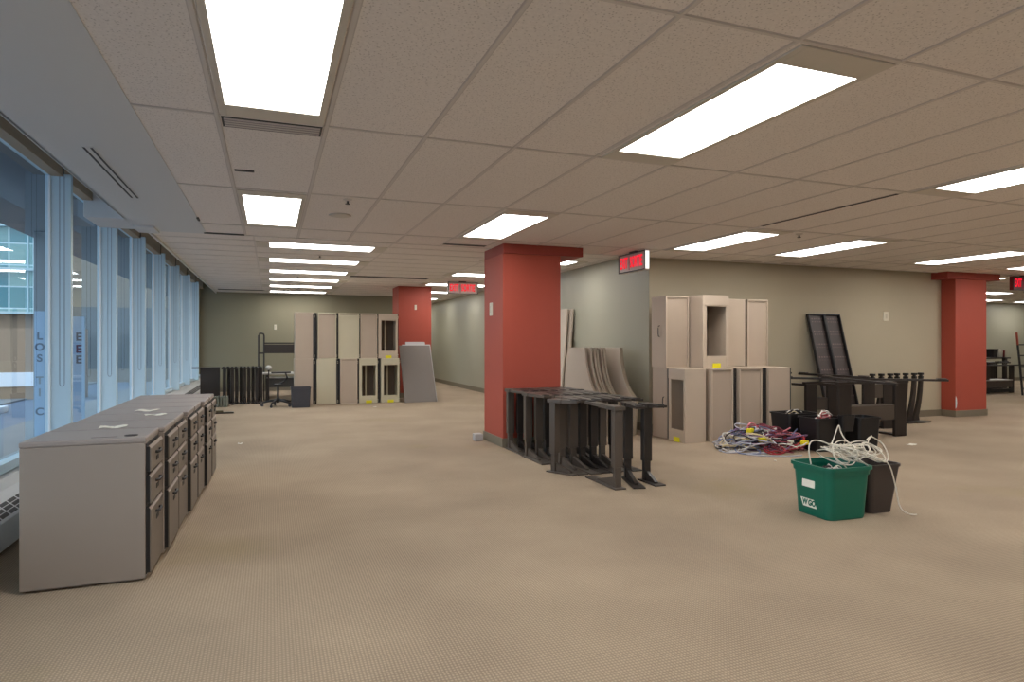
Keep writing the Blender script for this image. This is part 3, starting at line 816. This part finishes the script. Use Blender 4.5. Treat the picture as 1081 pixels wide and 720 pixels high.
# cable heap on floor
sp = []; HX, HY = 5.02, 5.62
for k in range(150):
    cx_ = random.gauss(0, .20); cy_ = random.gauss(0, .14)
    if (cx_/.48)**2+(cy_/.33)**2 > 1: cx_ *= .5; cy_ *= .5
    rr = random.uniform(.05, .20); rr2 = rr*random.uniform(.5, 1)
    hmax = .25*max(0, 1-(cx_/.50)**2-(cy_/.38)**2)
    zc = random.uniform(.012, max(.02, hmax)); tilt = random.uniform(-1.1, 1.1); a0 = random.uniform(0, 6.28); tw = random.uniform(0, PI)
    turns = random.uniform(.7, 2.0); n = int(8*turns)+3; pts = []
    for q in range(n):
        a = a0+2*PI*turns*q/(n-1); r_ = 1+random.gauss(0, .12)
        x_, y_ = rr*r_*math.cos(a), rr2*r_*math.sin(a)
        X = cx_+x_*math.cos(tw)-y_*math.sin(tw); Y = cy_+x_*math.sin(tw)+y_*math.cos(tw)
        X = max(-.56, min(.40, X)); Y = max(-.40, min(.30, Y))
        pts.append((X, Y, max(.009, zc+x_*tilt*.5+random.gauss(0, .01))))
    side = X/.4
    cols = [0, 0, 1, 1, 5, 6, 7, 8] if cx_ < -.02 else [3, 4, 2, 2, 4, 8, 0, 5, 6, 1]
    sp.append((pts, random.choice(cols)))
heap = curve('cable_heap', sp, .0062, CAB); heap.location = (HX, HY, 0); heap.rotation_euler = (0, 0, -.35)
tag(heap, 'tangled heap of red, pink, white and grey cables on the carpet before the cabinets', 'cable heap', kind='stuff')
lp = curve('cable', [([(-.02, 0, .009)]+[(.04+.30*math.cos(a), -.02+.13*math.sin(a)*1, .009) for a in [PI*.95+PI*.9*q/9 for q in range(10)]], 0)], .007, [CAB[1]])
lp.location = (4.83, 5.32, 0); lp.rotation_euler = (0, 0, -.45)
tag(lp, 'grey cable looping on the carpet at the near edge of the cable heap', 'cable')
lp = curve('cable', [([(0, 0, .10), (-.03, .0, .20), (.0, .01, .27), (.08, .02, .275), (.14, .02, .22), (.15, .03, .13)], 0)], .010, [CAB[2], CAB[0]])
lp.location = (4.92, 5.72, 0); tag(lp, 'pink and white cable end arching above the cable heap', 'cable')
lp = curve('cable', [([(0, 0, .02), (-.06, .05, .08), (-.05, .10, .17), (.02, .1, .16), (.2, .05, .17), (.4, .0, .14)], 0)], .008, [CAB[0]])
lp.location = (4.68, 5.72, 0); tag(lp, 'white cable arching over the back left of the cable heap', 'cable')
for i, (x, y, z, rz) in enumerate(((4.80, 5.56, .215, .3), (4.84, 5.42, .135, -.5), (5.27, 5.28, .10, .1))):
    t = thing('cable_plug', ['yellow cable tag high on the left of the cable heap', 'lower yellow cable tag on the left of the cable heap', 'yellow cable tag at the right end of the cable heap'][i], 'plug', (x, y, z), rz)
    MB().box(-.045, .045, -.02, .02, -.018, .025, .006).build('plug_body', M['yellow'], t)
    MB().tube([(.045, 0, 0), (.07, 0, -.004), (.10, .01, -.02)], .007).build('cord_end', CAB[6], t, True)
t = thing('cable_plug', 'white plug block in the middle of the cable heap', 'plug', (5.16, 5.36, .10), .4)
MB().box(-.035, .035, -.02, .02, -.018, .022, .005).build('plug_body', M['white'], t)
MB().tube([(.035, 0, 0), (.06, 0, 0), (.09, 0, -.02)], .007).build('cord_end', CAB[0], t, True)

# ------------------------------------------------------------------ green recycling box
gb = thing('recycling_box', 'green plastic recycling box with white label, full of white cables', 'recycling box', (3.545, 3.325, 0), -.05)
w, d_, hh = .352, .345, .347
def ringz(f, z, r=.05, grow=0): return rrect(w*f+grow, d_*f+grow, r, z)
rings = [ringz(.86, 0, .045), ringz(.89, .012, .05), ringz(.985, hh-.055), ringz(.985, hh-.055, .05, .012), ringz(1., hh-.022, .05, .014), ringz(1., hh-.022, .055, .034), ringz(1., hh, .055, .034),
         ringz(1., hh, .05, .004), ringz(.97, hh-.03, .046), ringz(.88, .014, .04)]
MB().loft(rings).build('box_body', M['green'], gb)
lab = MB().box(-.055, .055, -.0015, .0015, -.024, .024)
o = lab.build('label', M['white'], gb)
tl = math.atan2(w*.07, hh)
o.location = (-.1655*1.0+.003, -.01, .205); o.rotation_euler = (tl*0, 0, -PI/2); 
# left wall at height z: x = -(w*.86/2 + (w*.125/2)*(z/.29)) ; helper
def wallx(z): return -(w*.89/2+(w*.095/2)*((z-.012)/(hh-.067)))-.002
o.location = (wallx(.215), .015, .215)
o.rotation_euler = (0, 0, -PI/2)
o.rotation_euler = (Matrix.Rotation(-PI/2, 3, 'Z') @ Matrix.Rotation(-tl*.65, 3, 'X')).to_euler()
lg = MB().prism([(-.075, .026), (.045, .026), (.072, -.028), (-.048, -.028)], -.0012, .0012, 'y').build('logo_panel', M['white'], gb)
lg.location = (wallx(.085), .02, .085); lg.rotation_euler = o.rotation_euler
for ch, xo, zz in (('W', -.032, .086), ('GO', .03, .085)):
    q = text('logo_lettering', ch, .05, M['green'], gb, (wallx(.085)-.0022, .02-xo, zz), (Matrix.Rotation(-PI/2, 3, 'Z') @ Matrix.Rotation(PI/2-tl*.65, 3, 'X')).to_euler(), .0025, .82, .0006)
# black stuff inside
sp = []
for k in range(26):
    pts = [(random.uniform(-.12, .12), random.uniform(-.12, .12), random.uniform(.18, .335)) for _ in range(6)]
    sp.append((pts, 6 if random.random() < .75 else 0))
o = curve('cable_tangle', sp, .007, CAB); o.location = gb.location
tag(o, 'black cables packed inside the green recycling box', 'cables', kind='stuff')
wb = bin_('waste_basket', (3.90, 3.335, 0), -.05, .27, .29, .335, .74, M['brownblack'], 'brown-black tapered waste basket right behind the green recycling box', 'waste basket', rim=.009)
def loop(cx, cy, cz, r1, r2, tilt, az, turns, lb, ends=None, rad=.0042):
    pts = []; n = int(10*turns)+4; a0 = random.uniform(0, 6.28)
    R = Matrix.Rotation(az, 3, 'Z') @ Matrix.Rotation(tilt, 3, 'X')
    for q in range(n):
        a = a0+2*PI*turns*q/(n-1); k = 1+random.gauss(0, .05)
        v = R @ Vector((r1*k*math.cos(a), r2*k*math.sin(a), random.gauss(0, .006)))
        pts.append((cx+v.x, cy+v.y, cz+v.z))
    if ends: pts += ends
    o = curve('network_cable', [(pts, 0)], rad, [M['whitecab']])
    return tag(o, lb, 'cable', 'white cables over the green recycling box')
LB = 'thin white cable coiled in the tangle on top of the green recycling box'
for k in range(15):
    loop(random.uniform(3.54, 3.88), random.uniform(3.22, 3.42), random.uniform(.375, .44), random.uniform(.07, .14), random.uniform(.05, .11),
         random.uniform(-.7, .7), random.uniform(0, PI), random.uniform(.9, 1.8), LB)
loop(3.95, 3.30, .42, .10, .10, 1.0, .25, 1.1, 'white cable making a wide round loop above the waste basket')
loop(3.60, 3.26, .42, .10, .09, 1.1, -.1, 1.2, 'white cable standing in a loop over the left half of the green box', ends=[(3.56, 3.24, .36), (3.60, 3.22, .30)])
def cab(pts, lb): return tag(curve('network_cable', [(pts, 0)], .0045, [M['whitecab']]), lb, 'cable', 'white cables over the green recycling box')
cab([(3.62, 3.30, .385), (3.72, 3.24, .40), (3.80, 3.18, .395), (3.87, 3.15, .36), (3.91, 3.155, .28), (3.945, 3.15, .15), (3.95, 3.14, .03), (4.0, 3.10, .006), (4.05, 3.09, .006)], 'white cable hanging down over the front of the waste basket to the carpet')
cab([(3.45, 3.40, .33), (3.44, 3.42, .44), (3.50, 3.46, .50), (3.62, 3.46, .47), (3.70, 3.40, .42)], 'white cable arching highest at the back of the green box')
cab([(3.66, 3.45, .40), (3.72, 3.47, .46), (3.80, 3.50, .56), (3.815, 3.50, .58), (3.80, 3.47, .48), (3.86, 3.42, .42)], 'white cable end sticking straight up behind the green box')
cab([(3.44, 3.22, .30), (3.47, 3.22, .37), (3.52, 3.22, .36), (3.55, 3.23, .30)], 'white cable bent over inside the near left corner of the green box')

# ------------------------------------------------------------------ far left group
def straight_leg():
    t = thing('desk_support', 'x', 'desk support', group='dark desk legs piled by the windows')
    MB().box(-.03, .03, -.045, .045, .012, .66, .004).build('post', M['dark'], t)
    MB().box(-.032, .032, -.30, .10, 0, .014, .003).prism([(-.045, .014), (-.045, .10), (-.26, .02), (-.26, .014)], -.01, .01, 'x').build('foot', M['dark'], t)
    MB().box(-.03, .03, -.34, .08, .66, .69, .004).build('arm', M['dark'], t)
    MB().box(-.02, .02, -.30, -.24, .69, .71, .004).build('clamp', M['blackp'], t)
    return t
sl = straight_leg()
for i in range(10):
    x = -.83+i*.072; y = 13.42+.10*math.sin(i*2.1)
    lb = '%s dark desk leg from the windows in the far leg pile' % ORD[i]
    if i == 0: sl.location = (x, y, 0); sl['label'] = lb
    else: dup(sl, (x, y, 0), random.uniform(-.05, .05), lb)
t = thing('dark_end_panel', 'broad dark end panel closing the far leg pile at the window side', 'panel', (-1.25, 13.45, 0))
MB().box(0, .34, 0, .03, .03, .665, .004).build('panel', M['dark'], t)
MB().box(-.14, .34, -.05, .10, .665, .69, .003).build('top_rail', M['dark'], t)
MB().box(.02, .06, -.02, .05, 0, .03).box(.28, .32, -.02, .05, 0, .03).build('foot', M['dark'], t)

t = thing('desk', 'dark desk frame with tall post and overhead beam before the olive wall', 'desk', (-.23, 13.9, 0))
MB().tube([(.0, 0, 0), (.0, 0, 1.30), (.012, 0, 1.335), (.05, 0, 1.345), (.088, 0, 1.335), (.10, 0, 1.30), (.10, 0, 0)], .016, 8).box(.0, .10, -.015, .015, .93, .96).build('post', M['dark'], t, False)
MB().box(.10, .95, -.03, .03, .94, 1.12, .004).box(.10, .95, -.04, .02, 1.13, 1.16).build('overhead_beam', M['dark'], t)
MB().box(.02, .95, -.40, .05, .53, .56, .004).build('worktop', M['worktop'], t)
MB().box(.16, .95, -.30, -.27, .27, .46, .004).build('modesty_panel', M['slot'], t)
MB().box(.14, .95, -.36, -.10, .455, .475, .002).build('shelf', M['worktop'], t)
MB().box(.13, .19, -.36, .04, 0, .53, .004).build('leg', M['dark'], t)
MB().box(.87, .93, -.36, .04, 0, .53, .004).build('leg', M['dark'], t)
MB().box(.19, .87, -.20, -.17, .02, .10, .004).build('foot_rail', M['boardedge'], t)
t = thing('lamp_head', 'small pale round lamp head beside the post of the far desk', 'lamp', (-.04, 13.45, 0))
MB().lathe([(.05, 0), (.05, .012), (.012, .02), (.012, .60), (.03, .62)], 14).build('stem', M['dark'], t)
MB().lathe([(.02, .62), (.055, .64), (.06, .68), (.03, .71), (.005, .715)], 14).build('lamp_shade', M['worktop'], t, True)

# broken chair
ch = thing('office_chair', 'stripped black office chair base with one armrest by the grey bin', 'chair', (.12, 12.42, 0), .2)
for k in range(5):
    a = k*2*PI/5+.3; c_, s_ = math.cos(a), math.sin(a)
    lg = MB().tube([(0, 0, .12), (.12*c_, .12*s_, .105), (.27*c_, .27*s_, .07)], [.028, .022, .014], 8).build('leg', M['blackp'], ch, True)
    MB().lathe([(.028, -.011), (.03, 0), (.028, .011)], 14).build('caster', M['charcoal'], lg)
    cst = lg.children[0]; cst.rotation_euler = (PI/2, 0, a); cst.location = (.27*c_, .27*s_, .031)
MB().lathe([(.03, .07), (.03, .16), (.02, .17), (.02, .40), (.035, .41)], 12).build('stem', M['blackp'], ch)
MB().tube([(.02, 0, .40), (.10, 0, .44), (.16, -.02, .52), (.13, -.02, .60)], .016, 8).build('arm_bracket', M['blackp'], ch, True)
MB().box(-.12, .22, -.05, .01, .60, .63, .012).build('armrest', M['blackp'], ch)
MB().box(-.07, .08, -.07, .07, .385, .41, .006).build('seat_plate', M['blackp'], ch)
bin_('waste_bin', (.50, 12.16, 0), 0, .335, .28, .36, .90, M['charcoal'], 'charcoal waste bin in front of the far cabinet stack', 'waste bin', r=.02, rim=.006)
t = thing('ribbed_rack', 'grey-green ribbed rack standing on the floor before the far leg pile', 'rack', (-1.0, 12.75, 0))
for k in range(6): MB().box(k*.048, k*.048+.034, -.13, .12, .0, .19-.004*(k % 2), .004).build('rib', M['ribgreen'], t)
MB().box(-.01, .285, .05, .08, .02, .05).build('cross_bar', M['ribgreen'], t)
t = thing('metal_bracket', 'dark flat bracket lying on the carpet past the last pedestal', 'bracket', (-.93, 11.5, 0), .03)
MB().box(0, .36, -.05, .05, .0, .022, .004).build('bar', M['dark'], t)
MB().box(.0, .20, -.035, .04, .022, .05, .006).build('sleeve', M['olive'], t)
tag(MB().box(2.24, 2.34, 7.22, 7.33, 0, .085, .008).build('small_carton', M['paleboard']), 'small pale blue-white carton on the floor behind the nearest red column', 'box')

# ------------------------------------------------------------------ room beyond right column
t = thing('stripped_desk', 'dark low desk frame with grey shelf seen beyond the right column', 'desk', (14.6, 9.9, 0))
for x in (0, .52, 1.36): MB().box(x, x+.14, -.02, .02, 0, .64, .004).build('leg', M['dark'], t)
MB().box(.1, 1.42, -.03, .03, .13, .28, .004).build('beam', M['dark2'], t)
MB().box(.1, 1.42, -.04, .30, .285, .31, .003).build('shelf', M['paleboard'], t)
MB().box(.1, 1.42, -.03, .02, .02, .10, .003).build('foot_rail', M['blackp'], t)
MB().box(-.05, 1.9, -.04, .03, .62, .65, .003).build('top_rail', M['dark'], t)
t = thing('table', 'dark table with cups and a bin on it beyond the right column', 'table', (15.95, 10.85, 0))
MB().box(0, 1.6, 0, .7, .75, .785, .004).build('tabletop', M['dark'], t)
for x in (.05, 1.47):
    for y in (.05, .57): MB().box(x, x+.08, y, y+.08, 0, .75, .003).build('leg', M['dark'], t)
bin_('small_bin', (17.18, 11.08, .785), 0, .22, .22, .21, .85, M['blackp'], 'small black bin on the table beyond the right column', 'bin', r=.03, rim=.008)
for i, (x, m_, h_) in enumerate(((17.335, 'white', .20), (17.42, 'white', .16), (17.505, 'signdark', .17))):
    t = tag(MB().lathe([(.032, 0), (.038, h_-.006), (.04, h_), (.034, h_), (.028, .01)], 16, (x, 11.0, .785)).build('cup', M[m_], None, True), ['taller white cup on the table next to the small black bin', 'shorter white cup between the other cup and the red one', 'dark red cup at the end of the table row'][i], 'cup')
for i in range(6):
    x = 16.10+.075*i
    lb = '%s dark desk leg in the pile by the right edge, counting from the column' % ORD[i]
    o = dup(sl, (x+.12, 10.62, 0), random.uniform(-.03, .03), lb, 'dark desk legs piled by the right edge')
t = thing('step_rack', 'black rack with slanted red topped frame at the right edge of the photo', 'rack', (15.40, 9.28, 0))
for sx in (0, .46):
    MB().tube([(sx, 0, 0), (sx+.05, .08, .6), (sx+.10, .16, 1.10)], .022, 8).build('side_rail', M['blackp'], t)
    MB().tube([(sx+.10, .16, 1.10), (sx+.125, .2, 1.38)], .022, 8).build('red_rail_top', M['red'], t)
for q in range(5):
    z = .15+.24*q; f = z/1.38
    MB().box(.125*f, .46+.125*f, .2*f-.02, .2*f+.02, z-.014, z+.014, .002).build('rung', M['blackp'], t)

# ------------------------------------------------------------------ floor scraps
slip('paper_scrap', (6.80, 5.25, 0), .3, .12, .07, 'white paper scrap on the carpet at the foot of the desk frame')
slip('paper_scrap', (1.75, 11.7, 0), .3, .05, .03, 'tiny white scrap on the carpet before the far open cabinets')
slip('paper_scrap', (-.33, 8.0, 0), .0, .05, .04, 'tiny white scrap on the carpet past the pedestal row')
slip('paper_scrap', (4.62, 5.0, 0), .8, .03, .02, 'tiny crumb of paper on the carpet left of the cable heap')

# ------------------------------------------------------------------ outside
M['snow'] = mat('packed_snow', srgb(226,230,236), .8, noise=.12, nscale=.7)
M['road'] = mat('wet_asphalt', srgb(96,112,134), .6, noise=.15, nscale=2)
M['pave'] = mat('concrete_paving', srgb(128,132,136), .8, noise=.06, nscale=1.5)
M['teal'] = mat('teal_curtain_wall', srgb(92,150,158), .12, noise=.25, nscale=.25)
_nt = M['teal'].node_tree; _b = _nt.nodes['Principled BSDF']; _br = _nt.nodes.new('ShaderNodeTexBrick'); _br.offset = 0
_br.inputs['Color1'].default_value = (*srgb(70,130,140), 1); _br.inputs['Color2'].default_value = (*srgb(150,186,178), 1); _br.inputs['Mortar'].default_value = (*srgb(190,214,220), 1)
_br.inputs['Scale'].default_value = 1.0; _br.inputs['Brick Width'].default_value = .9; _br.inputs['Row Height'].default_value = .95; _br.inputs['Mortar Size'].default_value = .03; _br.inputs['Bias'].default_value = -.2
_tc = _nt.nodes.new('ShaderNodeTexCoord'); _mp = _nt.nodes.new('ShaderNodeMapping'); _mp.inputs['Rotation'].default_value = (PI/2, 0, 0)
_nt.links.new(_tc.outputs['Object'], _mp.inputs['Vector']); _nt.links.new(_mp.outputs['Vector'], _br.inputs['Vector']); _nt.links.new(_br.outputs['Color'], _b.inputs['Base Color'])
M['wing'] = mat('brown_grey_stone', srgb(122,112,98), .7, noise=.08)
M['wingglass'] = mat('dark_outdoor_glass', srgb(66,72,76), .15)
M['tealbar'] = mat('pale_curtain_bar', srgb(176,200,206), .4)
M['brick'] = mat('brown_storefront', srgb(150,126,104), .8, noise=.12, nscale=1.2)
M['soffitout'] = mat('grey_outdoor_soffit', srgb(104,108,114), .8)
M['bluep'] = mat('blue_grey_banner', srgb(140,168,196), .5)
M['ink'] = mat('dark_blue_ink', srgb(50,62,86), .6)
M['inkred'] = mat('dark_plum_ink', srgb(86,44,66), .6)
M['stonecol'] = mat('grey_clad_pillar', srgb(110,118,124), .5, noise=.05)
struct('ground_outside', MB().box(-60, GX-.12, -30, 90, -.25, -.14), M['road'])
struct('path_outside', MB().box(-3.6, GX-.11, -30, 60, -.14, -.08).box(-9, -5.2, 6, 30, -.14, -.11), M['pave'])
g = MB().box(-16, -4.6, 12.6, 14.6, -.14, -.02, .02).box(-16, -4.0, 10.2, 11.0, -.14, -.05, .02)
struct('terrain_snow', g, M['snow'])
struct('soffit_outside', MB().box(-3.1, GX-.11, -8, 24, 2.62, 2.9), M['soffitout'])
struct('wall_outside', MB().box(GX-.10, GX-.02, -6.2, 16.4, -.2, .375).box(GX-.10, GX-.02, -6.2, 16.4, 2.44, 3.0), M['soffitout'])
t = tag(MB().box(-2.915, -2.745, 10.10, 10.62, -.14, 2.62, .01).build('pillar_outside', M['stonecol']), 'grey pillar outside the nearest window carrying a vertical banner', 'pillar')
def banner(x, y, z0, z1, w, letters, label, rz=0, cols=None, size=.15):
    t = thing('banner', label, 'sign', (x, y, 0), rz)
    MB().box(-w/2, w/2, -.012, .012, z0, z1, .003).build('banner_panel', M['bluep'], t)
    for ch_, z, mm in letters: text('lettering', ch_, size, M[mm], t, (0, -.013, z), (PI/2,0,0), .004)
    return t
banner(-2.838, 10.087, -.12, 1.57, .115, (('L', 1.24, 'ink'), ('O', 1.095, 'ink'), ('S', .95, 'ink'), ('T', .66, 'stonecol'), ('I', .50, 'stonecol'), ('C', .25, 'ink')), 'blue vertical banner lettered L O S on the outdoor pillar', size=.135)
banner(-2.368, 9.95, -.10, 1.50, .135, (('E', 1.23, 'ink'), ('E', 1.07, 'inkred'), ('E', .93, 'ink')), 'blue vertical banner lettered E E E outside the second window', size=.145)
t = thing('added_wing', 'added grey wing outside, darkening the view through the farther windows', 'building', (-4.1, 24.2, -.2))  # wing invented to darken the bright view through the farther panes
MB().box(-2.2, 2.3, 0, 6, 0, 12).build('wing_wall', M['wing'], t)
for q in range(4): MB().box(-2.0+1.05*q, -1.15+1.05*q, -.03, .0, .5, 2.5, .004).build('wing_window', M['wingglass'], t)
b = thing('office_building', 'teal glass office building across the street through the nearest window', 'building', (-26, 34, -.2))
MB().box(-14, 19, 0, 12, 2.6, 26).build('curtain_wall', M['teal'], b)
g = MB()
for q in range(16): g.box(-14+2*q-.03, -14+2*q+.03, -.06, 0, 2.6, 26)
for q in range(12): g.box(-14, 19, -.25, 0, 2.6+1.9*q, 2.6+1.9*q+.11)
g.build('curtain_wall_bars', M['tealbar'], b)
MB().box(-14, 19, .3, 12, 0, 2.6).build('storefront', M['brick'], b)
g = MB()
for q in range(7): g.box(-13+4*q, -10.4+4*q, .22, .3, .3, 2.2)
g.build('storefront_glass', M['teal'], b)
t = thing('low_wall', 'brown street wall with pale band outside the nearest window', 'wall', (-9.5, 17.6, -.14))
MB().box(-6, 5.4, 0, .4, 0, 1.62).build('wall_body', M['brick'], t)
MB().box(-6, 5.4, -.03, .0, .30, .62).build('pale_band', M['snow'], t)
for q in range(4): MB().box(-5+2.6*q, -4.75+2.6*q, -.05, -.0301, 0.0, 1.62).build('pier', M['stonecol'], t)

# ------------------------------------------------------------------ world, camera, view
w_ = bpy.data.worlds.new('sky'); SC.world = w_; w_.use_nodes = True
nt = w_.node_tree; bg = nt.nodes['Background']
sky = nt.nodes.new('ShaderNodeTexSky'); sky.sky_type = 'HOSEK_WILKIE'; sky.turbidity = 8; sky.ground_albedo = .6
sky.sun_direction = (-.5, .3, .55)
mx = nt.nodes.new('ShaderNodeMix'); mx.data_type = 'RGBA'; mx.inputs[0].default_value = .85
mx.inputs[7].default_value = (.66, .80, .94, 1)
nt.links.new(sky.outputs[0], mx.inputs[6]); nt.links.new(mx.outputs[2], bg.inputs[0])
bg.inputs[1].default_value = 2.5

cam = bpy.data.cameras.new('camera'); co = bpy.data.objects.new('camera', cam); COL.objects.link(co)
F = 680.; yaw = math.atan((540.5-286)/F)
co.location = (0, 0, 1.16); co.rotation_euler = (PI/2, 0, -yaw)
cam.sensor_fit = 'HORIZONTAL'; cam.sensor_width = 36; cam.lens = 36*F/1081
cam.shift_y = (361.5-360)/1081
cam.clip_start = .05; cam.clip_end = 300
SC.camera = co
vs = SC.view_settings
vs.view_transform = 'Standard'; vs.look = 'None'; vs.gamma = 1; vs.exposure = .42; vs.use_curve_mapping = False
SC.cycles.use_denoising = True
SC.cycles.max_bounces = 10; SC.cycles.diffuse_bounces = 5; SC.cycles.glossy_bounces = 4; SC.cycles.transparent_max_bounces = 16
SC.cycles.sample_clamp_indirect = 6
SC.cycles.caustics_reflective = False; SC.cycles.caustics_refractive = False
